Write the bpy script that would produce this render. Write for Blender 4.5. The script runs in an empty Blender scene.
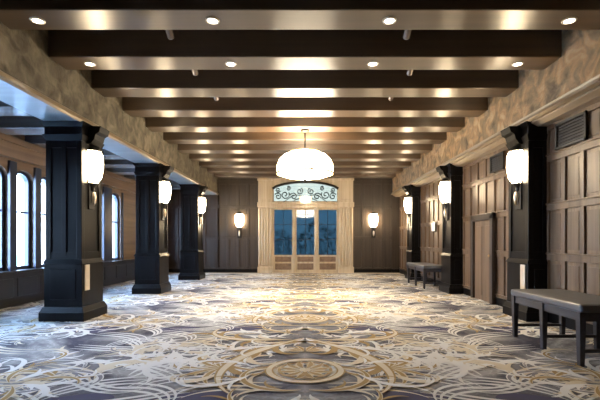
import bpy, bmesh, math, random
from mathutils import Vector, Matrix
random.seed(7)
S = bpy.context.scene
C = S.collection
PI = math.pi

# ------------------------------------------------------------------ materials
def nodes(name):
    m = bpy.data.materials.new(name); m.use_nodes = True
    nt = m.node_tree
    return m, nt, nt.nodes['Principled BSDF']

def plain(name, col, rough=0.5, metal=0.0, spec=0.5, coat=0.0):
    m, nt, b = nodes(name)
    b.inputs['Base Color'].default_value = (*col, 1)
    b.inputs['Roughness'].default_value = rough
    b.inputs['Metallic'].default_value = metal
    b.inputs['Specular IOR Level'].default_value = spec
    b.inputs['Coat Weight'].default_value = coat
    b.inputs['Coat Roughness'].default_value = 0.15
    return m

def ramp(nt, stops):
    r = nt.nodes.new('ShaderNodeValToRGB')
    e = r.color_ramp.elements
    while len(e) < len(stops): e.new(0.5)
    for k, (p, c) in enumerate(stops):
        e[k].position = p; e[k].color = (*c, 1)
    return r

def wood(name, dark, light, axis='Z', rough=0.4, spec=0.5, scale=3.0, coat=0.0, bump=0.08):
    """stained timber: noise stretched along the grain axis"""
    m, nt, b = nodes(name)
    tc = nt.nodes.new('ShaderNodeTexCoord'); mp = nt.nodes.new('ShaderNodeMapping')
    st = {'X': (0.12, 3, 3), 'Y': (3, 0.12, 3), 'Z': (3, 3, 0.12)}[axis]
    mp.inputs['Scale'].default_value = st
    n = nt.nodes.new('ShaderNodeTexNoise'); n.inputs['Scale'].default_value = scale
    n.inputs['Detail'].default_value = 6; n.inputs['Roughness'].default_value = 0.65
    n2 = nt.nodes.new('ShaderNodeTexNoise'); n2.inputs['Scale'].default_value = 0.9
    r = ramp(nt, [(0.3, dark), (0.72, light)])
    mix = nt.nodes.new('ShaderNodeMix'); mix.data_type = 'RGBA'; mix.blend_type = 'MULTIPLY'
    mix.inputs[0].default_value = 0.5
    r2 = ramp(nt, [(0.3, (0.55, 0.52, 0.5)), (0.7, (1, 1, 1))])
    L = nt.links.new
    L(tc.outputs['Object'], mp.inputs['Vector']); L(mp.outputs[0], n.inputs['Vector'])
    L(tc.outputs['Object'], n2.inputs['Vector']); L(n2.outputs[0], r2.inputs[0])
    L(n.outputs[0], r.inputs[0]); L(r.outputs[0], mix.inputs[6]); L(r2.outputs[0], mix.inputs[7])
    L(mix.outputs[2], b.inputs['Base Color'])
    bp = nt.nodes.new('ShaderNodeBump'); bp.inputs['Strength'].default_value = bump
    bp.inputs['Distance'].default_value = 0.01
    L(n.outputs[0], bp.inputs['Height']); L(bp.outputs[0], b.inputs['Normal'])
    b.inputs['Roughness'].default_value = rough
    b.inputs['Specular IOR Level'].default_value = spec
    b.inputs['Coat Weight'].default_value = coat
    b.inputs['Coat Roughness'].default_value = 0.3
    return m

def plaster(name, stops, scale=4.5, bump=0.9, rough=0.75):
    m, nt, b = nodes(name)
    tc = nt.nodes.new('ShaderNodeTexCoord')
    n = nt.nodes.new('ShaderNodeTexNoise'); n.inputs['Scale'].default_value = scale
    n.inputs['Detail'].default_value = 8; n.inputs['Distortion'].default_value = 0.8
    n3 = nt.nodes.new('ShaderNodeTexNoise'); n3.inputs['Scale'].default_value = 14
    n3.inputs['Detail'].default_value = 5
    r = ramp(nt, stops)
    L = nt.links.new
    L(tc.outputs['Object'], n.inputs['Vector']); L(tc.outputs['Object'], n3.inputs['Vector'])
    L(n.outputs[0], r.inputs[0]); L(r.outputs[0], b.inputs['Base Color'])
    bp = nt.nodes.new('ShaderNodeBump'); bp.inputs['Strength'].default_value = bump
    bp.inputs['Distance'].default_value = 0.03
    L(n3.outputs[0], bp.inputs['Height']); L(bp.outputs[0], b.inputs['Normal'])
    b.inputs['Roughness'].default_value = rough
    return m

def emit(name, col, strength):
    m, nt, b = nodes(name)
    b.inputs['Base Color'].default_value = (*col, 1)
    b.inputs['Emission Color'].default_value = (*col, 1)
    b.inputs['Emission Strength'].default_value = strength
    b.inputs['Roughness'].default_value = 0.4
    return m

def glass(name, tint, refl=0.06):
    m = bpy.data.materials.new(name); m.use_nodes = True
    nt = m.node_tree; nt.nodes.clear()
    o = nt.nodes.new('ShaderNodeOutputMaterial'); mx = nt.nodes.new('ShaderNodeMixShader')
    t = nt.nodes.new('ShaderNodeBsdfTransparent'); g = nt.nodes.new('ShaderNodeBsdfGlossy')
    t.inputs[0].default_value = (*tint, 1); g.inputs['Roughness'].default_value = 0.04
    f = nt.nodes.new('ShaderNodeLayerWeight'); f.inputs[0].default_value = 0.5
    pw = nt.nodes.new('ShaderNodeMath'); pw.operation = 'POWER'; pw.inputs[1].default_value = 5.0
    a = nt.nodes.new('ShaderNodeMath'); a.operation = 'ADD'; a.inputs[1].default_value = refl
    L = nt.links.new
    L(f.outputs['Facing'], pw.inputs[0]); L(pw.outputs[0], a.inputs[0]); L(a.outputs[0], mx.inputs[0])
    L(t.outputs[0], mx.inputs[1]); L(g.outputs[0], mx.inputs[2]); L(mx.outputs[0], o.inputs[0])
    return m

def carpet_base(name, P, y0):
    """woven ground: lavender grey with navy fields, mirrored about the room's centre line and along the repeat"""
    m, nt, b = nodes(name)
    N = nt.nodes.new; L = nt.links.new
    tc = N('ShaderNodeTexCoord'); sp = N('ShaderNodeSeparateXYZ'); cb = N('ShaderNodeCombineXYZ')
    ab = N('ShaderNodeMath'); ab.operation = 'ABSOLUTE'
    su = N('ShaderNodeMath'); su.operation = 'SUBTRACT'; su.inputs[1].default_value = y0
    pp = N('ShaderNodeMath'); pp.operation = 'PINGPONG'; pp.inputs[1].default_value = P/2
    L(tc.outputs['Object'], sp.inputs[0]); L(sp.outputs[0], ab.inputs[0])
    L(sp.outputs[1], su.inputs[0]); L(su.outputs[0], pp.inputs[0])
    L(ab.outputs[0], cb.inputs[0]); L(pp.outputs[0], cb.inputs[1])
    n = N('ShaderNodeTexNoise'); n.inputs['Scale'].default_value = 1.3; n.inputs['Detail'].default_value = 3
    n.inputs['Distortion'].default_value = 1.5
    L(cb.outputs[0], n.inputs['Vector'])
    r = ramp(nt, [(0.34, (0.085, 0.083, 0.11)), (0.42, (0.17, 0.168, 0.185)), (0.51, (0.29, 0.288, 0.295)), (0.61, (0.47, 0.46, 0.445))])
    L(n.outputs[0], r.inputs[0])
    w = N('ShaderNodeTexNoise'); w.inputs['Scale'].default_value = 5; w.inputs['Detail'].default_value = 2
    w.inputs['Distortion'].default_value = 3.0
    L(cb.outputs[0], w.inputs['Vector'])
    r2 = ramp(nt, [(0.44, (0.62, 0.6, 0.62)), (0.5, (1, 1, 1)), (0.56, (0.7, 0.68, 0.7))])
    L(w.outputs[0], r2.inputs[0])
    mx = N('ShaderNodeMix'); mx.data_type = 'RGBA'; mx.blend_type = 'MULTIPLY'; mx.inputs[0].default_value = 0.8
    L(r.outputs[0], mx.inputs[6]); L(r2.outputs[0], mx.inputs[7]); L(mx.outputs[2], b.inputs['Base Color'])
    b.inputs['Roughness'].default_value = 0.95
    b.inputs['Specular IOR Level'].default_value = 0.1
    return m

M = {}
M['beam'] = wood('beam timber', (0.035, 0.021, 0.012), (0.115, 0.07, 0.038), 'X', 0.39, 1.0, 2.0, 0.45, 0.03)
def brush(m, aniso):
    nt = m.node_tree; b = nt.nodes['Principled BSDF']
    t = nt.nodes.new('ShaderNodeTangent'); t.direction_type = 'RADIAL'; t.axis = 'X'
    nt.links.new(t.outputs[0], b.inputs['Tangent']); b.inputs['Anisotropic'].default_value = aniso
brush(M['beam'], 0.93)
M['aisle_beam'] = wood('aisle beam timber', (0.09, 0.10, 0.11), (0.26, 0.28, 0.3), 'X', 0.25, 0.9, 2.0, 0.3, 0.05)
M['ceil'] = wood('ceiling boards', (0.03, 0.02, 0.014), (0.09, 0.06, 0.04), 'Y', 0.5)
M['col'] = wood('ebonised timber', (0.002, 0.0018, 0.002), (0.006, 0.0054, 0.0062), 'Z', 0.34, 0.14, 3.0, 0.0)
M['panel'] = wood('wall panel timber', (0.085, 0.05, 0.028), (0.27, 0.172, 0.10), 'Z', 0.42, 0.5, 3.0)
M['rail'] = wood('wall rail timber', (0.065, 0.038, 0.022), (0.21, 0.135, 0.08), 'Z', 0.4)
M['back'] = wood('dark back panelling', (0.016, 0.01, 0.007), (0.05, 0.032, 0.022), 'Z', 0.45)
M['sill'] = wood('black dado timber', (0.003, 0.0026, 0.0026), (0.010, 0.008, 0.008), 'Y', 0.4)
M['lintel'] = wood('brown lintel', (0.12, 0.075, 0.05), (0.26, 0.17, 0.11), 'Y', 0.5)
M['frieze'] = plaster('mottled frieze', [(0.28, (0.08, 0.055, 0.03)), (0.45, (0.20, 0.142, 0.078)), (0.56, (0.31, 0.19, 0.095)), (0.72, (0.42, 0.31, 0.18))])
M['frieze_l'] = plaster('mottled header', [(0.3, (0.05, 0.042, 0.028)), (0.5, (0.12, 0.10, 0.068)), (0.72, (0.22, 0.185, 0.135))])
M['stone'] = wood('pale oak portal', (0.40, 0.31, 0.20), (0.66, 0.55, 0.40), 'Z', 0.45, 0.5, 3.0)
M['mould'] = wood('cornice moulding', (0.2, 0.15, 0.1), (0.4, 0.32, 0.22), 'Y', 0.3)
M['iron'] = plain('blackened iron', (0.015, 0.014, 0.014), 0.45, 0.6)
M['navy'] = plain('dark window frame paint', (0.018, 0.026, 0.055), 0.35)
M['grille'] = plain('vent grille black', (0.012, 0.012, 0.013), 0.6)
M['brass'] = plain('aged brass', (0.45, 0.32, 0.16), 0.35, 0.9)
M['pale_sheen'] = plain('pale sheen metal', (0.72, 0.62, 0.5), 0.3, 0.4)  # for the highlight strips on the nearest columns and the lamp finials
M['grey_pad'] = plain('grey leather pad', (0.075, 0.077, 0.09), 0.42, 0, 0.5)
M['bench'] = wood('charcoal bench timber', (0.012, 0.012, 0.018), (0.045, 0.043, 0.055), 'Y', 0.4)
M['white'] = plain('downlight rim', (0.7, 0.68, 0.64), 0.4)
M['spot'] = plain('bronze spotlight', (0.16, 0.13, 0.11), 0.4, 0.5)
M['plaque'] = plain('pale plaque', (0.75, 0.7, 0.62), 0.4)
M['soffit'] = wood('daylight tinted soffit boards', (0.16, 0.22, 0.27), (0.30, 0.38, 0.44), 'X', 0.3, 0.8, 2.0)  # header underside, blue window daylight mixed into its colour
M['wall'] = plaster('plain plaster wall', [(0.3, (0.2, 0.17, 0.14)), (0.7, (0.3, 0.26, 0.21))], 2, 0.1)
M['ground'] = plaster('court paving', [(0.3, (0.40, 0.41, 0.41)), (0.7, (0.55, 0.56, 0.56))], 3, 0.2)
M['leaf'] = plain('hedge leaf', (0.035, 0.11, 0.07), 0.5)
M['stem'] = plain('hedge stem', (0.06, 0.04, 0.03), 0.8)
M['clear'] = glass('clear window glass', (0.93, 0.96, 1.0), 0.02)
M['tint'] = glass('blue tinted door glass', (0.036, 0.054, 0.062), 0.04)
M['trans'] = glass('pale transom glass', (0.16, 0.15, 0.125), 0.06)
M['lamp'] = emit('lit sconce glass', (1.0, 0.77, 0.48), 27.0)
M['chand'] = emit('lit chandelier glass', (1.0, 0.85, 0.62), 14.0)
M['door_lamp'] = emit('lit door lamp glass', (1.0, 0.86, 0.7), 7.0)
M['down'] = emit('downlight lens', (1.0, 0.85, 0.66), 14.0)

# ------------------------------------------------------------------ geometry helpers
class MB:
    def __init__(s): s.b = bmesh.new()
    def box(s, x0, y0, z0, x1, y1, z1, bev=0.0):
        r = bmesh.ops.create_cube(s.b, size=1.0)
        vs = r['verts']
        bmesh.ops.scale(s.b, vec=(abs(x1-x0), abs(y1-y0), abs(z1-z0)), verts=vs)
        bmesh.ops.translate(s.b, vec=((x0+x1)/2, (y0+y1)/2, (z0+z1)/2), verts=vs)
        if bev > 0:
            es = list({e for v in vs for e in v.link_edges})
            bmesh.ops.bevel(s.b, geom=es, offset=bev, segments=2, profile=0.5, affect='EDGES')
        return s
    def taper(s, cx, cy, z0, z1, hx0, hy0, hx1, hy1):
        vs = []
        for z, hx, hy in ((z0, hx0, hy0), (z1, hx1, hy1)):
            vs += [s.b.verts.new((cx+a*hx, cy+c*hy, z)) for a, c in ((-1,-1),(1,-1),(1,1),(-1,1))]
        for f in ((3,2,1,0),(4,5,6,7),(0,1,5,4),(1,2,6,5),(2,3,7,6),(3,0,4,7)):
            s.b.faces.new([vs[i] for i in f])
        return s
    def prism(s, pts, axis, a, c):
        """closed polygon pts (u,v) extruded along axis from a to c"""
        def p(u, v, t): return {'X': (t, u, v), 'Y': (u, t, v), 'Z': (u, v, t)}[axis]
        A = [s.b.verts.new(p(u, v, a)) for u, v in pts]; B = [s.b.verts.new(p(u, v, c)) for u, v in pts]
        n = len(pts)
        s.b.faces.new(A[::-1]); s.b.faces.new(B)
        for i in range(n): s.b.faces.new((A[i], A[(i+1) % n], B[(i+1) % n], B[i]))
        return s
    def lathe(s, prof, cx=0, cy=0, seg=24, a0=0.0, a1=2*PI):
        full = abs(a1-a0-2*PI) < 1e-6
        k = seg if full else seg+1
        rings = []
        for r, z in prof:
            rings.append([s.b.verts.new((cx+r*math.cos(a0+(a1-a0)*i/seg), cy+r*math.sin(a0+(a1-a0)*i/seg), z)) for i in range(k)])
        for q in range(len(prof)-1):
            for i in range(seg):
                j = (i+1) % k
                s.b.faces.new((rings[q][i], rings[q][j], rings[q+1][j], rings[q+1][i]))
        return s
    def tube(s, pts, r, seg=8, r2=None):
        pts = [Vector(p) for p in pts]; n = len(pts); rings = []
        for i, p in enumerate(pts):
            d = (pts[min(i+1, n-1)]-pts[max(i-1, 0)]).normalized()
            up = Vector((0, 0, 1)) if abs(d.z) < 0.9 else Vector((1, 0, 0))
            u = d.cross(up).normalized(); v = d.cross(u)
            rr = r if r2 is None else r+(r2-r)*i/(n-1)
            rings.append([s.b.verts.new(p+(u*math.cos(2*PI*k/seg)+v*math.sin(2*PI*k/seg))*rr) for k in range(seg)])
        for q in range(n-1):
            for k in range(seg):
                s.b.faces.new((rings[q][k], rings[q][(k+1) % seg], rings[q+1][(k+1) % seg], rings[q+1][k]))
        s.b.faces.new(rings[0][::-1]); s.b.faces.new(rings[-1])
        return s
    def build(s, name, mat, parent=None, smooth=False, loc=None):
        bmesh.ops.recalc_face_normals(s.b, faces=s.b.faces)
        me = bpy.data.meshes.new(name); s.b.to_mesh(me); s.b.free()
        for m in (mat if isinstance(mat, list) else [mat]): me.materials.append(m)
        if smooth:
            for p in me.polygons: p.use_smooth = True
        o = bpy.data.objects.new(name, me); C.objects.link(o)
        if parent is not None: o.parent = parent
        if loc is not None: o.location = loc
        return o

def tag(o, label, cat, group=None):
    o['label'] = label; o['category'] = cat; o['kind'] = 'thing'
    if group: o['group'] = group
    return o
def thing(name, label, cat, loc=(0, 0, 0), rz=0, group=None):
    o = bpy.data.objects.new(name, None); C.objects.link(o)
    o.location = loc; o.rotation_euler.z = rz
    o.empty_display_size = 0.1
    return tag(o, label, cat, group)
def struct(o, label=None):
    o['kind'] = 'structure'
    if label: o['label'] = label
    return o
def dup(root, loc, rz, label, group=None):
    r = root.copy(); C.objects.link(r); r.location = loc; r.rotation_euler.z = rz
    r['label'] = label
    if group: r['group'] = group
    for ch in list(root.children):
        c = ch.copy(); C.objects.link(c); c.parent = r
        for g in list(ch.children):
            d = g.copy(); C.objects.link(d); d.parent = c
    return r

# ------------------------------------------------------------------ room dimensions
IN = 3.10                 # inner face of columns / friezes, left and right of the centre line
XL, XR = -5.02, 3.38      # window wall, panelled wall
YB, YF = 14.2, -3.0       # back wall, wall behind the camera
ZH, ZB, ZC = 2.79, 3.33, 3.70   # header underside, beam underside, ceiling
ZA = 3.05                 # ceiling of the window aisle
COLY = [5.55, 8.50, 11.60]      # near face of each column

# ------------------------------------------------------------------ carpeted floor
P, Y0, CS = 2.3, 3.42, 0.58      # repeat, first medallion, motif scale
def build_floor():
    b = MB(); bm = b.b
    b.box(XL-0.2, YF-0.2, -0.12, XR+0.2, YB+0.2, 0.0)
    def clip(x, y): return XL+0.01 < x < XR-0.01 and 1.0 < y < YB-0.35
    def ribbon(pts, ws, z, mi):
        pts = [(p[0]*CS, p[1]*CS) for p in pts]; ws = [w*CS for w in ws]
        n = len(pts); L, R = [], []
        for i in range(n):
            a = pts[max(i-1, 0)]; c = pts[min(i+1, n-1)]
            dx, dy = c[0]-a[0], c[1]-a[1]; l = math.hypot(dx, dy) or 1
            nx, ny = -dy/l, dx/l; w = ws[i]/2
            L.append((pts[i][0]+nx*w, pts[i][1]+ny*w)); R.append((pts[i][0]-nx*w, pts[i][1]-ny*w))
        for mir in (1, -1):
            for t in range(-1, 6):
                oy = Y0+t*P
                if not any(clip(mir*p[0], p[1]+oy) for p in pts): continue
                vl = [bm.verts.new((mir*p[0], p[1]+oy, z)) for p in L]
                vr = [bm.verts.new((mir*p[0], p[1]+oy, z)) for p in R]
                for i in range(n-1):
                    q = [vl[i], vr[i], vr[i+1], vl[i+1]]
                    if not all(clip(v.co.x, v.co.y) for v in q): continue
                    f = bm.faces.new(q if mir == 1 else q[::-1]); f.material_index = mi
                    if f.normal.z < 0: f.normal_flip()
    lay = [0.0008]
    def nz():
        lay[0] += 0.00003
        return lay[0]
    def curve(x, y, h, length, k0, k1, n=26):
        pts = [(x, y)]; ds = length/n
        for i in range(n):
            k = k0+(k1-k0)*(i/n)**1.4
            h += k*ds; x += math.cos(h)*ds; y += math.sin(h)*ds
            pts.append((x, y))
        return pts
    def taper(n, w, a=0.35, e=0.12):
        return [w*(e+(1-e)*min(1, (i/(n-1))/a if a > 0 else 1)*min(1, (1-i/(n-1))/0.5+0.05)) for i in range(n)]
    def stroke(pts, w, core, edge, a=0.3, z=None):
        ww = taper(len(pts), w, a); z = z or nz()
        ribbon(pts, ww, z, edge)
        if core is not None: ribbon(pts, [max(0.004, q*0.58) for q in ww], z+0.000014, core)
    def scroll(x, y, h, length, k0, k1, w, core, edge, leaves=5, side=1):
        pts = curve(x, y, h, length, k0, k1); z = nz()
        stroke(pts, w, core, edge, 0.3, z)
        n = len(pts)
        for j in range(leaves):
            i = int(3+(n-8)*j/max(1, leaves))
            a = math.atan2(pts[i+1][1]-pts[i][1], pts[i+1][0]-pts[i][0])
            s = side*(1 if j % 2 == 0 else -1)
            stroke(curve(pts[i][0], pts[i][1], a+s*0.35, length*0.30, s*0.6, s*6.5, 12), w*0.55, None, edge if j % 3 else (core if core is not None else edge), 0.4, z-0.000012)
    CREAM, GOLD, WHITE, NAVY, GREY = 1, 2, 3, 4, 5
    def disc(cx, cy, rx, ry, mi, lobes=0, amp=0.0, n=40):
        z = nz(); cx, cy, rx, ry = cx*CS, cy*CS, rx*CS, ry*CS
        for mir in ((1, -1) if abs(cx) > 1e-6 else (1,)):
            for t in range(-1, 6):
                oy = Y0+t*P
                pp = []
                for i in range(n):
                    a = 2*PI*i/n; q = 1+amp*math.cos(lobes*a)
                    pp.append((mir*(cx+rx*q*math.cos(a)), cy+oy+ry*q*math.sin(a)))
                if not all(clip(*p) for p in pp): continue
                f = bm.faces.new([bm.verts.new((*p, z)) for p in pp]); f.material_index = mi
                f.normal_update()
                if f.normal.z < 0: f.normal_flip()
    # dark fields first
    disc(0, 0, 0.52, 0.50, WHITE, 8, 0.02)
    disc(0, 0, 0.34, 0.32, GREY, 8, 0.05)
    disc(1.3, -1.15, 0.5, 0.35, NAVY, 3, 0.15)
    disc(2.7, -1.2, 0.45, 0.3, NAVY, 3, 0.12)
    disc(4.6, -1.2, 0.6, 0.3, NAVY, 3, 0.12)
    rnd = random.Random(33)
    for k in range(54):
        x = 0.3+8.4*((k*0.7549) % 1.0); y = -2.0+4.0*((k*0.5698+0.3) % 1.0)
        h0 = rnd.uniform(-0.6, 0.6)+(PI if k % 2 else 0); k0 = rnd.uniform(-0.5, 0.5); k1 = rnd.choice((1, -1))*rnd.uniform(1.5, 3)
        for q in range(3):
            stroke(curve(x, y+0.13*q, h0, 1.3+0.15*q, k0, k1, 18), 0.06, None, WHITE if k % 3 else CREAM, 0.4, lay[0]+0.00003 if q == 0 else None)
    # free scrolls filling the field out to the walls
    rnd = random.Random(21)
    for k in range(100):
        x = 0.5+8.4*((k*0.618) % 1.0); y = -1.8+3.6*((k*0.377+0.13) % 1.0)
        if x < 1.0 and abs(y) < 0.8: continue
        sgn = rnd.choice((1, -1))
        scroll(x, y, rnd.uniform(0, 2*PI), rnd.uniform(0.8, 1.5), sgn*rnd.uniform(0, 1), sgn*rnd.uniform(2.5, 5.5), rnd.uniform(0.09, 0.15),
               rnd.choice((None, None, None, GOLD, GREY)), rnd.choice((WHITE, WHITE, WHITE, CREAM)), rnd.randint(3, 6))
    for X in (3.9, 6.3):
        for k in range(8):
            a = 2*PI*k/8
            scroll(X+0.1*math.cos(a), -0.6+0.1*math.sin(a), a, 1.0, 1.0, 4.0, 0.10, GOLD if k % 2 else None, CREAM if k % 2 else WHITE, 4)
    # gold leaf sprays at the side
    for k in range(5):
        scroll(1.25, 0.1, -0.9+0.45*k, 0.8, (k-2)*0.7, (k-2)*1.6+1, 0.11, GOLD, CREAM, 3)
    # large white scroll medallions flanking the centre
    for k in range(8):
        a = 2*PI*k/8
        scroll(2.3+0.1*math.cos(a), 1.0+0.1*math.sin(a), a, 1.0, 1.0, 4.0, 0.10, None, WHITE if k % 2 else CREAM, 4)
    for r in (0.28, 0.62):
        ribbon([(2.3+r*math.cos(2*PI*i/36), 1.0+r*math.sin(2*PI*i/36)) for i in range(37)], [0.045]*37, nz(), WHITE)
    # centre medallion
    for r, w, mi in ((0.53, 0.13, GOLD), (0.53, 0.08, CREAM), (0.38, 0.05, GOLD), (0.27, 0.05, WHITE)):
        z = nz()
        ribbon([(r*math.sin(PI*i/30), -r*0.95*math.cos(PI*i/30)) for i in range(31)], [w]*31, z, mi)
    for k in range(6):
        a = -PI/2+PI*(k+0.5)/6
        stroke(curve(0.07*math.cos(a), 0.07*math.sin(a), a-0.4, 0.36, 2.5, 2.5, 10), 0.14, GOLD, CREAM, 0.5)
    disc(0, 0, 0.09, 0.09, CREAM, 8, 0.12)
    # palmette above the medallion
    for k in range(4):
        a = PI/2-0.12-0.38*k
        stroke(curve(0.02, 0.98, a, 0.46-0.04*k, -0.4, -4.5, 12), 0.10, GOLD, CREAM, 0.5)
    # arms sweeping from the palmette around the medallion, ending in curls
    scroll(0.03, 1.95, -0.80, 3.3, -0.05, -1.0, 0.24, CREAM, GOLD, 7)
    scroll(0.25, 1.85, -0.15, 2.4, 0.1, 2.4, 0.19, CREAM, GOLD, 6)
    scroll(0.25, 1.45, -0.2, 2.6, -0.1, -1.6, 0.13, None, WHITE, 6)
    scroll(0.05, -0.8, -0.3, 1.7, 1.3, 2.6, 0.12, GOLD, CREAM, 5)
    scroll(0.75, -0.15, -1.2, 1.5, 0.8, 3.6, 0.09, None, WHITE, 5)
    scroll(0.75, 0.1, 0.9, 1.6, -0.7, -3.4, 0.08, None, WHITE, 5)
    scroll(0.02, -1.1, -1.0, 1.3, 1.2, 4.2, 0.08, None, CREAM, 4)
    scroll(0.10, -1.75, 0.6, 1.5, -0.4, 3.5, 0.09, GOLD, CREAM, 4)
    # plain border in front of the back wall
    z = nz()
    vs = [bm.verts.new(p) for p in ((XL+.05, YB-0.33, z), (XR-.05, YB-0.33, z), (XR-.05, YB-0.02, z), (XL+.05, YB-0.02, z))]
    bm.faces.new(vs).material_index = CREAM
    bm.normal_update()
    me = bpy.data.meshes.new('floor'); bm.to_mesh(me); bm.free()
    for m in (carpet_base('carpet ground', P, Y0), plain('carpet cream', (0.63, 0.55, 0.42), 0.95, 0, 0.1), plain('carpet gold', (0.36, 0.25, 0.12), 0.95, 0, 0.1),
              plain('carpet white', (0.70, 0.685, 0.66), 0.95, 0, 0.1), plain('carpet navy', (0.085, 0.08, 0.13), 0.95, 0, 0.1), plain('carpet grey', (0.24, 0.23, 0.25), 0.95, 0, 0.1)):
        me.materials.append(m)
    o = bpy.data.objects.new('floor', me); C.objects.link(o)
    return struct(o)
build_floor()

# ------------------------------------------------------------------ ceilings and friezes
c = MB(); c.box(-IN-0.5, YF-0.2, ZC, XR+0.2, YB+0.2, ZC+0.15)
struct(c.build('ceiling', M['ceil']))
c = MB(); c.box(XL-0.2, YF-0.2, ZA, -IN-0.5, YB+0.2, ZA+0.15)
struct(c.build('ceiling_aisle', M['aisle_beam']))
# left header carried by the free columns, right frieze above the panelled wall
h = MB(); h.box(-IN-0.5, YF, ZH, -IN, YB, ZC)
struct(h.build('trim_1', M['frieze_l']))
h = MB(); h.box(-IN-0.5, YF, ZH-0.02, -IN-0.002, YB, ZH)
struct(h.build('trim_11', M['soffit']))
h = MB()
h.prism([(-IN, ZH-0.035), (-IN+0.05, ZH-0.02), (-IN+0.035, ZH+0.03), (-IN+0.015, ZH+0.05), (-IN, ZH+0.06)], 'Y', YF, YB)
struct(h.build('trim_2', M['mould']))
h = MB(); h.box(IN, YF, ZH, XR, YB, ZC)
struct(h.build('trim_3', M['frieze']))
h = MB()
h.prism([(IN, ZH-0.035), (IN-0.06, ZH-0.02), (IN-0.045, ZH+0.02), (IN-0.02, ZH+0.035), (IN-0.03, ZH+0.06), (IN, ZH+0.07)], 'Y', YF, YB)
h.prism([(IN+0.02, ZH), (IN+0.02, ZH-0.05), (IN+0.12, ZH-0.09), (XR, ZH-0.09), (XR, ZH)], 'Y', YF, YB)
struct(h.build('trim_4', M['mould']))

# ------------------------------------------------------------------ ceiling beams
ORD = ['first', 'second', 'third', 'fourth', 'fifth', 'sixth', 'seventh', 'eighth', 'ninth', 'tenth', 'eleventh', 'twelfth', 'thirteenth']
BY = [3.84+0.98*k for k in range(11)]
BW = 0.37
beams = []
def beam_mesh():
    b = MB(); b.box(-IN, 0, ZB, IN, BW, ZC, 0.012)
    return b
def beam_label(k):
    s = {0: 'nearest dark timber ceiling beam, at the top of the photo, with four downlights',
         1: 'second dark timber ceiling beam from the camera, with four small downlights'}.get(k)
    return s or '%s dark timber ceiling beam from the camera, crossing between the two friezes' % ORD[k]
for k, y in enumerate(BY):
    if k == 0:
        b0 = beam_mesh().build('ceiling_beam', M['beam']); b0.location = (0, y, 0)
        o = b0
        tag(o, beam_label(0), 'ceiling beam', 'timber beams across the main ceiling')
        for yy in (0.0, BW-0.03):
            pass
    else:
        o = b0.copy(); C.objects.link(o); o.location = (0, y, 0); o['label'] = beam_label(k)
    beams.append(o)

# aisle beams beyond the left columns
AY = [5.2+0.98*k for k in range(9)]
a0 = None
for k, y in enumerate(AY):
    if a0 is None:
        b = MB(); b.box(XL, 0, 2.86, -IN-0.5, 0.4, ZA, 0.01)
        a0 = b.build('aisle_beam', M['aisle_beam']); o = a0
        tag(o, '', 'ceiling beam', 'short beams across the window aisle')
    else:
        o = a0.copy(); C.objects.link(o)
    o.location = (0, y, 0)
    o['label'] = '%s short beam from the camera across the window aisle ceiling' % ORD[k]

# downlights let into the first two beams
dl = None
names = ['far left', 'left of centre', 'right of centre', 'far right']
for bi in (0, 1):
    for j, x in enumerate((-2.69, -0.93, 0.85, 2.66)):
        lab = 'small round lit downlight in the %s ceiling beam, %s one' % (('nearest', 'second')[bi], names[j])
        loc = (x, BY[bi]+BW/2, ZB)
        if dl is None:
            dl = thing('downlight', lab, 'downlight', loc, 0, 'downlights let into the beams')
            m = MB(); m.lathe([(0.045, 0.002), (0.05, -0.012), (0.068, -0.008), (0.072, 0.002)], seg=24); m.build('rim', M['white'], dl, True)
            m = MB(); m.lathe([(0.0, -0.006), (0.03, -0.006), (0.046, -0.002)], seg=24); m.build('lens', M['down'], dl, True)
        else:
            dup(dl, loc, 0, lab)

# small spotlights hung in the coffers between beams
sp = None
for j, (x, y) in enumerate(((-1.52, 4.45), (1.15, 4.45), (-1.51, 5.43), (1.44, 5.43), (-1.44, 6.41), (1.39, 6.41))):
    lab = 'small bronze spotlight hanging behind the %s ceiling beam, %s side' % (ORD[j//2], 'left' if x < 0 else 'right')
    loc = (x, y, ZC)
    if sp is None:
        sp = thing('spotlight', lab, 'spotlight', loc, 0, 'spotlights between the beams')
        m = MB(); m.lathe([(0, 0), (0.045, 0), (0.045, -0.015), (0, -0.015)], seg=16); m.build('canopy', M['spot'], sp)
        m = MB(); m.tube([(0, 0, -0.015), (0, 0, -0.2)], 0.009); m.build('stem', M['spot'], sp)
        m = MB(); m.tube([(0, -0.05, -0.19), (0, 0.02, -0.235), (0, 0.09, -0.28)], 0.038, 14); m.build('head', M['spot'], sp, False)
        m = MB(); m.tube([(0, 0.09, -0.28), (0, 0.096, -0.284)], 0.03, 14); m.build('lens', M['white'], sp)
    else:
        dup(sp, loc, 0, lab)

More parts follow.
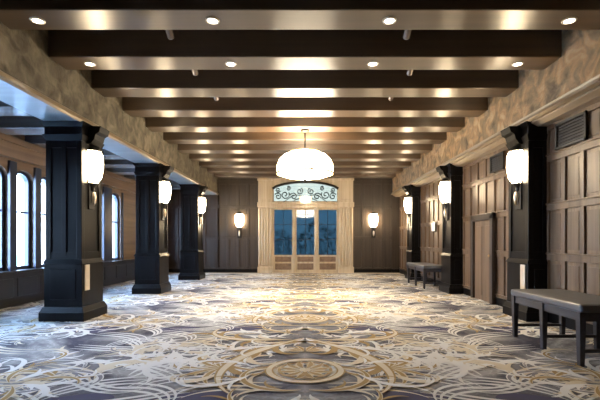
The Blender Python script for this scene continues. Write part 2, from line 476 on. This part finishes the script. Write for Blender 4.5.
# ------------------------------------------------------------------ columns
def column_parts(root, W, D, s, pale_sheen, wall=False):
    """W across the room, D along it; s=+1 when the aisle face looks towards +X. Local origin at base centre."""
    hx, hy = W/2, D/2
    class PB(MB):                                  # a pilaster's mouldings stop at the wall it stands against
        def build(q, *a, **k):
            if wall:
                for v in q.b.verts: v.co.x = min(v.co.x, hx)
            return MB.build(q, *a, **k)
    b = PB(); b.box(-hx-0.06, -hy-0.06, 0, hx+0.06, hy+0.06, 0.13, 0.008)
    b.taper(0, 0, 0.13, 0.20, hx+0.055, hy+0.055, hx+0.025, hy+0.025)
    b.build('plinth', M['col'], root)
    b = PB(); b.box(-hx-0.015, -hy-0.015, 0.2, hx+0.015, hy+0.015, 0.80, 0.008)
    b.taper(0, 0, 0.80, 0.86, hx+0.03, hy+0.03, hx, hy)
    for ax in (-1, 1):
        b.box(-hx+0.07, ax*(hy+0.022), 0.3, hx-0.07, ax*(hy+0.0), 0.72, 0.006)
    b.build('dado', M['col'], root)
    b = PB(); b.box(-hx+0.02, -hy+0.02, 0.86, hx-0.02, hy-0.02, ZH-0.28)
    # corner stiles and rails leave a sunk panel on every face
    st = 0.075
    for ax in (-1, 1):
        for ay in (-1, 1):
            b.box(ax*hx, ay*hy, 0.86, ax*(hx-st), ay*(hy-st), ZH-0.28, 0.006)
    for z0, z1 in ((0.86, 0.96), (ZH-0.38, ZH-0.28)):
        b.box(-hx+0.004, -hy+0.004, z0, hx-0.004, hy-0.004, z1)
    if W > 0.4:
        for ay in (-1, 1):
            b.box(-0.035, ay*(hy-0.002), 0.9, 0.035, ay*(hy-0.03), ZH-0.3, 0.004)
    b.build('shaft', M['col'], root)
    b = PB()
    b.taper(0, 0, ZH-0.28, ZH-0.2, hx, hy, hx+0.03, hy+0.03)
    b.box(-hx-0.01, -hy-0.01, ZH-0.2, hx+0.01, hy+0.01, ZH-0.09)
    b.taper(0, 0, ZH-0.09, ZH-0.022, hx+0.01, hy+0.01, hx+0.05, hy+0.05)
    b.build('capital', M['col'], root)
    # scrolled corbel over the lamp on the aisle face
    e = s*hx
    b = PB()
    pr = [(e, ZH-0.30), (e+s*0.05, ZH-0.28), (e+s*0.10, ZH-0.22), (e+s*0.12, ZH-0.15), (e+s*0.17, ZH-0.12), (e+s*0.19, ZH-0.05), (e+s*0.19, ZH-0.04), (e, ZH-0.04)]
    b.prism(pr, 'Y', -0.13, 0.13)
    b.build('corbel', M['col'], root)
    if pale_sheen:  # pale strip added in place of a highlight on the glossy column side
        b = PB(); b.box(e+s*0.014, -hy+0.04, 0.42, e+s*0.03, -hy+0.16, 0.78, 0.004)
        p = b.build('pale_sheen', M['pale_sheen'], root); p['label'] = 'pale strip painted as a highlight low on the aisle face'

LC = ['nearest', 'middle', 'farthest']
for k, y in enumerate(COLY):
    W, D = 0.5, 0.55
    t = thing('column', '%s of the three free-standing black timber columns on the left, by the windows' % LC[k], 'column', (-IN-W/2, y+D/2, 0), 0, 'free columns along the window aisle')
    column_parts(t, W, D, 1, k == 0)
    W = 0.28-0.002
    t = thing('pilaster', '%s black timber pilaster with a lamp, standing against the panelled right wall' % LC[k], 'pilaster', (IN+W/2, y+D/2, 0), 0, 'pilasters on the panelled wall')
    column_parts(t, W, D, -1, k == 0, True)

# ------------------------------------------------------------------ lamps on columns and back wall
lamp_pts = []
def make_sconce(label, loc, rz):
    t = thing('wall_sconce', label, 'wall lamp', loc, rz, 'lit wall sconces')
    # local: wall plane x=0, lamp projects towards +X
    b = MB(); b.box(0, -0.075, -0.62, 0.018, 0.075, 0.30, 0.006); b.build('backplate', M['iron'], t)
    b = MB(); b.lathe([(0.07, -0.24), (0.125, -0.15), (0.15, 0.0), (0.145, 0.16), (0.115, 0.225)], 0.018, 0, 18, -PI/2, PI/2)
    b.build('glass_shade', M['lamp'], t, True)
    b = MB()
    b.lathe([(0.105, 0.215), (0.135, 0.225), (0.135, 0.24), (0.06, 0.29), (0.0, 0.30)], 0.018, 0, 18, -PI/2, PI/2)
    b.build('cap', M['iron'], t)
    b = MB()
    b.lathe([(0.0, -0.36), (0.03, -0.34), (0.035, -0.30), (0.075, -0.235), (0.065, -0.215)], 0.018, 0, 18, -PI/2, PI/2)
    for a in (-1.2, -0.4, 0.4, 1.2):
        b.tube([(0.018+r*math.cos(a), r*math.sin(a), z) for r, z in ((0.07, -0.24), (0.131, -0.15), (0.156, 0.0), (0.151, 0.16), (0.12, 0.225))], 0.006, 6)
    b.build('cage', M['iron'], t)
    b = MB(); b.lathe([(0.0, -0.56), (0.022, -0.52), (0.03, -0.44), (0.02, -0.37), (0.0, -0.36)], 0.05, 0, 12)
    b.build('finial', M['pale_sheen'], t, True)
    return t
sc0 = None
def sconce(label, loc, rz):
    global sc0
    if sc0 is None: sc0 = make_sconce(label, loc, rz)
    else: dup(sc0, loc, rz, label)
for k, y in enumerate(COLY):
    sconce('lit wall lamp on the aisle face of the %s left column' % LC[k], (-IN-0.0195, y+0.275, 2.19), 0)
    sconce('lit wall lamp on the %s black pilaster of the right wall' % LC[k], (IN+0.0195, y+0.275, 2.19), PI)
sconce('lit wall lamp on the dark back wall, left of the glazed doors', (-2.32, YB-0.045, 1.86), -PI/2)
sconce('lit wall lamp on the dark back wall, right of the glazed doors', (2.42, YB-0.045, 1.86), -PI/2)

# ------------------------------------------------------------------ chandelier
ch = thing('chandelier', 'large glowing drum chandelier hanging from a ceiling beam in the middle of the hall', 'chandelier', (0, 7.955, ZB))
b = MB(); b.lathe([(0, -0.002), (0.09, -0.002), (0.085, -0.03), (0.03, -0.06), (0, -0.06)], seg=24); b.build('canopy', M['iron'], ch)
b = MB(); b.tube([(0, 0, -0.05), (0, 0, -0.47)], 0.014, 10); b.build('rod', M['iron'], ch)
b = MB(); b.lathe([(0.28, -0.45), (0.40, -0.50), (0.50, -0.59), (0.55, -0.71), (0.555, -0.86)], seg=40)
b.build('glass_drum', M['chand'], ch, True)
b = MB(); b.lathe([(0.545, -0.87), (0.40, -0.93), (0.2, -0.965), (0.0, -0.975)], seg=40)
b.build('glass_bowl', M['chand'], ch, True)
b = MB()
b.lathe([(0.55, -0.885), (0.575, -0.885), (0.575, -0.855), (0.55, -0.855), (0.55, -0.885)], seg=40)
b.lathe([(0.26, -0.46), (0.29, -0.46), (0.29, -0.425), (0.26, -0.425), (0.26, -0.46)], seg=40)
for k in range(8):
    a = 2*PI*k/8
    b.tube([(0, 0, -0.38), (0.285*math.cos(a), 0.285*math.sin(a), -0.445), (0.41*math.cos(a), 0.41*math.sin(a), -0.495), (0.51*math.cos(a), 0.51*math.sin(a), -0.585), (0.56*math.cos(a), 0.56*math.sin(a), -0.71), (0.565*math.cos(a), 0.565*math.sin(a), -0.86)], 0.008, 6)
b.build('ring_frame', M['brass'], ch)
b = MB(); b.lathe([(0, -0.97), (0.035, -0.98), (0.03, -1.01), (0.012, -1.03), (0, -1.05)], seg=14); b.build('finial', M['iron'], ch, True)

# ------------------------------------------------------------------ right wall: frame-and-panel wainscot
RAILS = [0.14, 0.90, 1.58, 2.25, ZH-0.10]
w = MB()
w.box(XR+0.0, YF, 0, XR+0.25, YB, ZC)
w.build('wall_right', M['panel'])
struct(bpy.data.objects['wall_right'])
bays = [(YF+0.05, 2.55), (3.10, COLY[0]), (COLY[0]+0.55, COLY[1]), (COLY[1]+0.55, COLY[2]), (COLY[2]+0.55, YB-0.05)]
tr = MB()
for a, e in bays:
    n = max(1, round((e-a)/0.36)); pit = (e-a)/n
    for z in RAILS:
        tr.box(XR-0.03, a, z-0.05, XR+0.001, e, z+0.05, 0.006)
        tr.box(XR-0.045, a, z+0.03, XR-0.02, e, z+0.055, 0.006)
    for i in range(n+1):
        y = a+i*pit
        tr.box(XR-0.028, max(a, y-0.04), 0.1, XR+0.001, min(e, y+0.04), ZH-0.1, 0.005)
    for i in range(n):                         # raised fields
        for z0, z1 in zip(RAILS[:-1], RAILS[1:]):
            if z1-z0 > 0.3: tr.taper(XR-0.004, a+(i+0.5)*pit, z0+0.1, z1-0.1, 0.006, pit/2-0.075, 0.006, pit/2-0.075)
struct(tr.build('trim_5', M['rail']))
b = MB(); b.box(XR-0.035, YF, 0, XR, YB, 0.14, 0.006); b.box(XR-0.045, YF, 0.12, XR, YB, 0.14)
struct(b.build('baseboard_right', M['col']))

# low panelled service door in the right wall
d = MB(); d.box(XR-0.05, 7.12, 0.0, XR-0.03, 7.84, 1.50)
d.box(XR-0.058, 7.2, 0.1, XR-0.045, 7.44, 1.4, 0.006); d.box(XR-0.058, 7.52, 0.1, XR-0.045, 7.76, 1.4, 0.006)
d4 = struct(d.build('door_4', M['rail']))
f = MB(); f.box(XR-0.10, 7.02, 0, XR-0.03, 7.12, 1.62, 0.008); f.box(XR-0.10, 7.84, 0, XR-0.03, 7.94, 1.62, 0.008); f.box(XR-0.10, 7.02, 1.50, XR-0.03, 7.94, 1.62, 0.008)
f.build('door_frame', M['back'], d4)
f = MB(); f.lathe([(0, 0), (0.022, 0.004), (0.026, 0.014), (0.018, 0.024), (0, 0.028)], seg=14)
hd = f.build('door_knob', M['brass'], d4, True); hd.location = (XR-0.05, 7.22, 0.85); hd.rotation_euler = (0, -PI/2, 0)

# ventilation grilles in the top row of panels
def grille(label, y0, y1, z0, z1):
    t = thing('vent_grille', label, 'vent', (XR-0.032, (y0+y1)/2, z0), 0, 'vent grilles high in the right wall')
    hw, hh = (y1-y0)/2, z1-z0
    b = MB()
    b.box(-0.025, -hw, 0, 0, -hw+0.03, hh); b.box(-0.025, hw-0.03, 0, 0, hw, hh)
    b.box(-0.025, -hw, 0, 0, hw, 0.03); b.box(-0.025, -hw, hh-0.03, 0, hw, hh)
    b.build('frame', M['grille'], t)
    b = MB(); b.box(-0.003, -hw+0.02, 0.02, 0, hw-0.02, hh-0.02)
    n = int(hh/0.035)
    for i in range(1, n):
        z = hh*i/n
        b.prism([(-0.02, z-0.008), (-0.018, z-0.01), (-0.003, z+0.006), (-0.005, z+0.008)], 'Y', -hw+0.02, hw-0.02)
    b.build('louvre', M['grille'], t)
grille('black vent grille high on the right wall, in front of the nearest pilaster', 4.74, 5.32, 2.32, 2.66)
grille('smaller black vent grille high on the right wall, beyond the nearest pilaster', 6.72, 7.2, 2.33, 2.63)

b = MB(); b.box(-0.02, -0.13, 0, 0, 0.13, 0.22, 0.005)
t = thing('wall_plaque', 'small pale plaque on the panelled right wall above the far bench', 'plaque', (XR-0.046, 10.35, 1.38))
b.build('face', M['plaque'], t)
b = MB(); b.box(-0.012, -0.15, -0.02, 0.0, 0.15, 0.24, 0.004); b.build('frame', M['iron'], t)

# ------------------------------------------------------------------ back wall, portal and glazed doors
PX0, PX1, PZ = -1.17, 1.20, 3.2          # opening
b = MB()
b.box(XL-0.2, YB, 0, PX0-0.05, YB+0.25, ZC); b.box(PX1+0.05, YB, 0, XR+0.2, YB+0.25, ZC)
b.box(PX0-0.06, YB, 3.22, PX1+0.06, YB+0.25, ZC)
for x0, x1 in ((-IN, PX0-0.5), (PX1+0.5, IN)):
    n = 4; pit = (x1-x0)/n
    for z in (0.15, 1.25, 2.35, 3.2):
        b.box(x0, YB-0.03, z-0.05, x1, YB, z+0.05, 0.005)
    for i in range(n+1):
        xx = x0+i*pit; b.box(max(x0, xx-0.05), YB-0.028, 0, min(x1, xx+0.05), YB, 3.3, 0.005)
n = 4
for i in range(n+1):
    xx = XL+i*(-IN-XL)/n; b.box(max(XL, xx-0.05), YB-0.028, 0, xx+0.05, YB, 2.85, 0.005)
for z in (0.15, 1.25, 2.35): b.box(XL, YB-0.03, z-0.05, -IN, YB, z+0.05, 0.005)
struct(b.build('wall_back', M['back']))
b = MB(); b.box(XL, YB-0.04, 0, PX0-0.52, YB, 0.14, 0.005); b.box(PX1+0.52, YB-0.04, 0, XR, YB, 0.14, 0.005)
struct(b.build('baseboard_back', M['col']))

def portal():
    root = MB()
    # entablature over the doors and header above the arch
    root.box(PX0-0.02, YB-0.10, 2.30, PX1+0.02, YB+0.1, 2.44, 0.008)
    root.box(PX0-0.04, YB-0.14, 2.44, PX1+0.04, YB+0.1, 2.50, 0.008)
    # segmental arch spandrel
    n = 16; pts = []
    for i in range(n+1):
        u = i/n; x = PX0+(PX1-PX0)*u
        pts.append((x, 3.02+0.24*math.sin(PI*u)**0.6))
    poly = [(PX0, ZB+0.1), (PX0, pts[0][1])] + pts[1:-1] + [(PX1, pts[-1][1]), (PX1, ZB+0.1)]
    root.prism(poly, 'Y', YB-0.05, YB+0.15)
    o = struct(root.build('trim_6', M['stone']))
    b = MB()
    top = [(x, z) for x, z in pts]; low = [(x*0.965, z-0.07) for x, z in pts][::-1]
    b.prism(top+low, 'Y', YB-0.09, YB+0.0)
    b.build('arch_moulding', M['iron'], o)
    for x0, x1 in ((PX0-0.48, PX0), (PX1, PX1+0.50)):
        b = MB(); W = x1-x0
        b.box(x0-0.02, YB-0.14, 0, x1+0.02, YB+0.02, 0.22, 0.008)
        b.box(x0, YB-0.08, 0.22, x1, YB+0.02, 2.36)
        k = 5
        for i in range(k):
            xx = x0+W*(i+0.5)/k
            b.lathe([(0.04, 0.28), (0.04, 2.28)], xx, YB-0.08, 10, PI, 2*PI)
        b.box(x0-0.03, YB-0.15, 2.34, x1+0.03, YB+0.02, 2.50, 0.01)
        b.box(x0, YB-0.09, 2.50, x1, YB+0.02, ZB)
        b.box(x0+0.07, YB-0.105, 2.6, x1-0.07, YB-0.06, ZB-0.1, 0.01)
        b.box(x0-0.03, YB-0.14, ZB-0.06, x1+0.03, YB+0.02, ZB+0.06, 0.01)
        b.build('pilaster', M['stone'], o)
    return o
portal()
# transom
dlp = thing('door_lamp', 'small lit dome lamp over the middle glazed door', 'lamp', ((PX0+PX1)/2, YB-0.14, 2.60))
b = MB(); b.lathe([(0.0, -0.10), (0.10, -0.085), (0.17, -0.03), (0.18, 0.02), (0.14, 0.08), (0.0, 0.10)], 0, 0, 18, PI, 2*PI); b.build('glass_dome', M['door_lamp'], dlp, True)
b = MB(); b.box(-0.21, 0.0, -0.09, 0.21, 0.13, 0.11, 0.008); b.build('backplate', M['stone'], dlp)
tw = MB()
tw.box(PX0, YB+0.0, 2.50, PX0+0.06, YB+0.06, 3.06); tw.box(PX1-0.06, YB+0.0, 2.50, PX1, YB+0.06, 3.06); tw.box(PX0, YB+0.0, 2.50, PX1, YB+0.06, 2.55)
tw = struct(tw.build('window_6', M['stone']))
b = MB(); b.box(PX0, YB+0.02, 2.50, PX1, YB+0.026, 3.3); b.build('pane', M['trans'], tw)
b = MB()
cxm = (PX0+PX1)/2
def spiral(cx, cz, r, turns, a0, s):
    return [(cx+s*r*(1-0.8*i/20)*math.cos(a0+2*PI*turns*i/20), YB-0.005, cz+r*(1-0.8*i/20)*math.sin(a0+2*PI*turns*i/20)) for i in range(21)]
for s in (-1, 1):
    for cx, cz, r, a0 in ((0.97, 2.72, 0.13, 0.5), (0.72, 2.78, 0.16, 2.6), (0.42, 2.72, 0.13, 0.3), (0.97, 2.95, 0.09, 3.6), (0.60, 3.0, 0.08, 1.0), (0.2, 2.9, 0.12, 2.0)):
        b.tube(spiral(cxm+s*cx, cz, r, 1.4, a0, s), 0.020, 6)
    b.tube([(cxm+s*u, YB-0.005, 2.62+0.16*math.sin(u*5)) for u in (0.05, 0.2, 0.35, 0.5, 0.65, 0.8, 0.95, 1.1)], 0.014, 6)
b.lathe([(0.06, 0), (0.09, 0)], cxm, 0, 4)
bmesh.ops.delete(b.b, geom=[v for v in b.b.verts if abs(v.co.y) < 0.2], context='VERTS')
b.tube([(cxm+0.42*math.cos(a), YB-0.005, 2.53+0.13*math.sin(a)) for a in [PI*i/14 for i in range(15)]], 0.018, 6)
b.build('scroll_ironwork', M['iron'], tw)
# three glazed leaves
DW = (PX1-PX0)/3
for k in range(3):
    x0 = PX0+k*DW; x1 = x0+DW
    b = MB(); st = 0.08
    b.box(x0, YB+0.0, 0.0, x0+st, YB+0.06, 2.30, 0.006); b.box(x1-st, YB+0.0, 0.0, x1, YB+0.06, 2.30, 0.006)
    b.box(x0+st-.01, YB+0.0, 0.0, x1-st+.01, YB+0.06, 0.64, 0.006); b.box(x0+st-.01, YB+0.0, 2.24, x1-st+.01, YB+0.06, 2.30, 0.006)
    o = struct(b.build('door_%d' % (k+1), M['stone']))
    b = MB(); b.box(x0+st+0.03, YB-0.012, 0.12, x1-st-0.03, YB+0.01, 0.34, 0.008); b.box(x0+st+0.03, YB-0.012, 0.40, x1-st-0.03, YB+0.01, 0.58, 0.008)
    b.build('kick_panel', M['lintel'], o)
    b = MB(); b.box(x0+st-0.01, YB+0.025, 0.63, x1-st+0.01, YB+0.031, 2.25); b.build('pane', M['tint'], o)
    b = MB(); b.box((x0+x1)/2-0.008, YB+0.012, 0.63, (x0+x1)/2+0.008, YB+0.02, 2.25)
    for z in (1.18, 1.72): b.box(x0+st-.01, YB+0.012, z-0.008, x1-st+.01, YB+0.02, z+0.008)
    b.build('glazing_bars', M['iron'], o)
    b = MB(); b.tube([(x1-0.06, YB-0.0, 0.95), (x1-0.06, YB-0.05, 0.97), (x1-0.06, YB-0.05, 1.23), (x1-0.06, YB-0.0, 1.25)], 0.011, 8); b.build('handle', M['brass'], o)
b = MB()
for k in (1, 2):
    x = PX0+k*DW
    b.box(x-0.045, YB-0.06, 0, x+0.045, YB-0.004, 2.30, 0.008)
struct(b.build('trim_7', M['stone']))

# ------------------------------------------------------------------ left window wall
def arch_profile(y0, y1, z0, zs, n=14):
    """opening outline: straight jambs, round head springing at zs"""
    r = (y1-y0)/2; cy = (y0+y1)/2
    return [(y0, z0)] + [(cy-r*math.cos(PI*i/n), zs+r*0.75*math.sin(PI*i/n)) for i in range(n+1)] + [(y1, z0)]
LIGHTS = [[(3.1, 3.62), (3.78, 4.30), (4.46, 4.98)], [(6.25, 6.77), (6.89, 7.41), (7.53, 8.05)], [(9.35, 9.92), (10.30, 10.90)], [(12.3, 12.8), (13.0, 13.5)]]
ZS, ZT, ZSILL = 2.18, 2.50, 0.60
w = MB()
allL = [l for g in LIGHTS for l in g]
edge = YF
for y0, y1 in allL:
    w.box(XL-0.25, edge, ZSILL, XL, y0, ZT); edge = y1
    # spandrel over the round head
    pr = arch_profile(y0, y1, ZS, ZS)
    head = pr[1:-1]
    poly = [(y0, ZT)] + head + [(y1, ZT)]
    w.prism(poly, 'X', XL-0.25, XL)
w.box(XL-0.25, edge, ZSILL, XL, YB, ZT)
w.box(XL-0.25, YF, 0, XL, YB, ZSILL)
w.box(XL-0.25, YF, ZT, XL, YB, ZC)
struct(w.build('wall_left', M['lintel']))
wi = 0
for g in LIGHTS:
    wi += 1
    f = MB(); first = True
    panes = []
    for y0, y1 in g:
        outer = arch_profile(y0, y1, ZSILL, ZS); t_ = 0.07
        inner = arch_profile(y0+t_, y1-t_, ZSILL+t_, ZS)
        n = len(outer)
        for xa, xb in ((XL-0.13, XL-0.06),):
            va = [f.b.verts.new((xb, *p)) for p in outer]; vb = [f.b.verts.new((xb, *p)) for p in inner]
            vc = [f.b.verts.new((xa, *p)) for p in outer]; vd = [f.b.verts.new((xa, *p)) for p in inner]
            for i in range(n):
                j = (i+1) % n
                f.b.faces.new((va[i], va[j], vb[j], vb[i])); f.b.faces.new((vc[i], vc[j], vd[j], vd[i]))
                f.b.faces.new((vb[i], vb[j], vd[j], vd[i])); f.b.faces.new((va[i], va[j], vc[j], vc[i]))
        panes.append(inner)
        f.box(XL-0.115, y0+t_, 1.62, XL-0.085, y1-t_, 1.65)
    o = struct(f.build('window_%d' % wi, M['navy']))
    for inner in panes:
        b = MB(); b.prism(inner, 'X', XL-0.104, XL-0.098); b.build('pane', M['clear'], o)
    b = MB(); ya, yb = g[0][0]-0.1, g[-1][1]+0.1
    b.box(XL, ya-0.02, ZSILL, XL+0.03, ya+0.06, ZT-0.05, 0.005); b.box(XL, yb-0.06, ZSILL, XL+0.03, yb+0.02, ZT-0.05, 0.005)
    for (p0, p1), (q0, q1) in zip(g[:-1], g[1:]):
        b.box(XL, p1-0.02, ZSILL, XL+0.05, q0+0.02, ZT-0.02, 0.006)
    b.build('casing', M['navy'], o)
b = MB(); b.box(XL, YF, 0, XL+0.06, YB-0.03, ZSILL-0.03, 0.005)
for i in range(28):
    y = YF+0.3+i*0.6
    if y < YB-0.5: b.box(XL+0.055, y, 0.16, XL+0.07, y+0.5, ZSILL-0.12, 0.006)
struct(b.build('trim_8', M['sill']))
b = MB(); b.box(XL-0.08, YF, ZSILL-0.03, XL+0.14, YB-0.03, ZSILL+0.012, 0.008)
struct(b.build('trim_9', M['sill']))
b = MB(); b.box(XL, YF, 2.52, XL+0.10, YB-0.03, 2.76, 0.01); b.box(XL, YF, 2.76, XL+0.14, YB-0.03, 2.86, 0.006)
struct(b.build('trim_10', M['lintel']))
# wall behind the camera
b = MB(); b.box(XL-0.2, YF-0.2, 0, XR+0.2, YF, ZC)
struct(b.build('wall_front', M['wall']))

# ------------------------------------------------------------------ benches by the right wall
def make_bench(label, loc, L, W, nleg):
    t = thing('bench', label, 'bench', loc, 0, 'benches along the right wall')
    H = 0.55
    b = MB(); b.box(-W/2, -L/2, H-0.075, W/2, L/2, H, 0.022)
    n = 3
    cs = b.build('seat_pad', M['grey_pad'], t)
    p = MB()
    for e in (-1, 1):
        p.tube([(e*(W/2-0.006), -L/2+0.02, H-0.012), (e*(W/2-0.006), L/2-0.02, H-0.012)], 0.007, 6)
        p.tube([(-W/2+0.02, e*(L/2-0.006), H-0.012), (W/2-0.02, e*(L/2-0.006), H-0.012)], 0.007, 6)
    p.build('piping', M['grey_pad'], cs)
    b = MB()
    for e in (-1, 1):
        b.box(e*(W/2-0.04), -L/2+0.03, H-0.15, e*(W/2-0.02), L/2-0.03, H-0.07); b.box(-W/2+0.03, e*(L/2-0.04), H-0.15, W/2-0.03, e*(L/2-0.02), H-0.07)
    b.build('apron', M['bench'], t)
    for i in range(nleg):
        y = -L/2+0.045+(L-0.09)*i/(nleg-1)
        for e in (-1, 1):
            b = MB(); b.taper(e*(W/2-0.035), y, 0, H-0.07, 0.02, 0.02, 0.03, 0.03); b.build('leg', M['bench'], t)
        b = MB(); b.box(-W/2+0.05, y-0.012, 0.12, W/2-0.05, y+0.012, 0.15); b.build('stretcher', M['bench'], t)
    return t
make_bench('long grey padded bench in the right foreground, beside the nearest pilaster', (2.72, 4.10, 0), 1.20, 0.62, 3)
make_bench('grey padded bench far back on the right wall, between the middle and farthest pilasters', (3.02, 10.05, 0), 1.5, 0.54, 3)

# ------------------------------------------------------------------ outside: paved court and a hedge beyond the glazed doors
b = MB(); b.box(-30, -12, -0.3, 14, 40, -0.13)
struct(b.build('ground', M['ground']))
hd = thing('hedge', 'dark green hedge outside, seen through the glazed doors in the back wall', 'hedge', (0, 17.2, -0.13))
rnd = random.Random(3)
b = MB()
for i in range(5200):
    x = rnd.uniform(-3.2, 3.2); y = rnd.uniform(-0.45, 0.45); zt = 1.75+0.25*math.sin(x*2.3)+0.15*math.sin(x*5.1)
    z = zt*rnd.random()**0.7+0.06
    a = rnd.uniform(0, 2*PI); e = rnd.uniform(-0.6, 0.9); r = rnd.uniform(0.05, 0.09)
    d = Vector((math.cos(a)*math.cos(e), math.sin(a)*math.cos(e), math.sin(e))); u = d.cross(Vector((0, 0, 1))).normalized()*r*0.4
    p = Vector((x, y, z)); q = d*r
    b.b.faces.new([b.b.verts.new(v) for v in (p-q, p+u, p+q, p-u)])
b.build('foliage', M['leaf'], hd)
b = MB()
for i in range(14):
    x = -3.0+i*0.46; b.tube([(x, 0, 0), (x+0.05, 0.03, 0.7), (x-0.03, -0.05, 1.4)], 0.025, 6, 0.008)
b.build('stem', M['stem'], hd)

# ------------------------------------------------------------------ daylight
W = bpy.data.worlds.new('World'); S.world = W; W.use_nodes = True
nt = W.node_tree; bg = nt.nodes['Background']
tc = nt.nodes.new('ShaderNodeTexCoord'); sx = nt.nodes.new('ShaderNodeSeparateXYZ')
r = ramp(nt, [(0.45, (0.58, 0.77, 1.0)), (0.9, (0.36, 0.62, 1.0))])
mm = nt.nodes.new('ShaderNodeMath'); mm.operation = 'MULTIPLY_ADD'; mm.inputs[1].default_value = 0.5; mm.inputs[2].default_value = 0.5
nt.links.new(tc.outputs['Generated'], sx.inputs[0]); nt.links.new(sx.outputs[2], mm.inputs[0])
nt.links.new(mm.outputs[0], r.inputs[0]); nt.links.new(r.outputs[0], bg.inputs[0])
bg.inputs[1].default_value = 13.0

# ------------------------------------------------------------------ camera
cam = bpy.data.cameras.new('camera'); co = bpy.data.objects.new('camera', cam); C.objects.link(co)
co.location = (0, 0, 1.1); co.rotation_euler = (PI/2, 0, 0)
cam.sensor_width = 36; cam.sensor_fit = 'HORIZONTAL'
cam.lens = 36*400/600
cam.shift_x = -5/600; cam.shift_y = 42/600
cam.clip_start = 0.05; cam.clip_end = 200
S.camera = co

S.view_settings.view_transform = 'Standard'; S.view_settings.look = 'None'
S.view_settings.exposure = 2.1; S.view_settings.gamma = 1.0
S.view_settings.use_curve_mapping = False
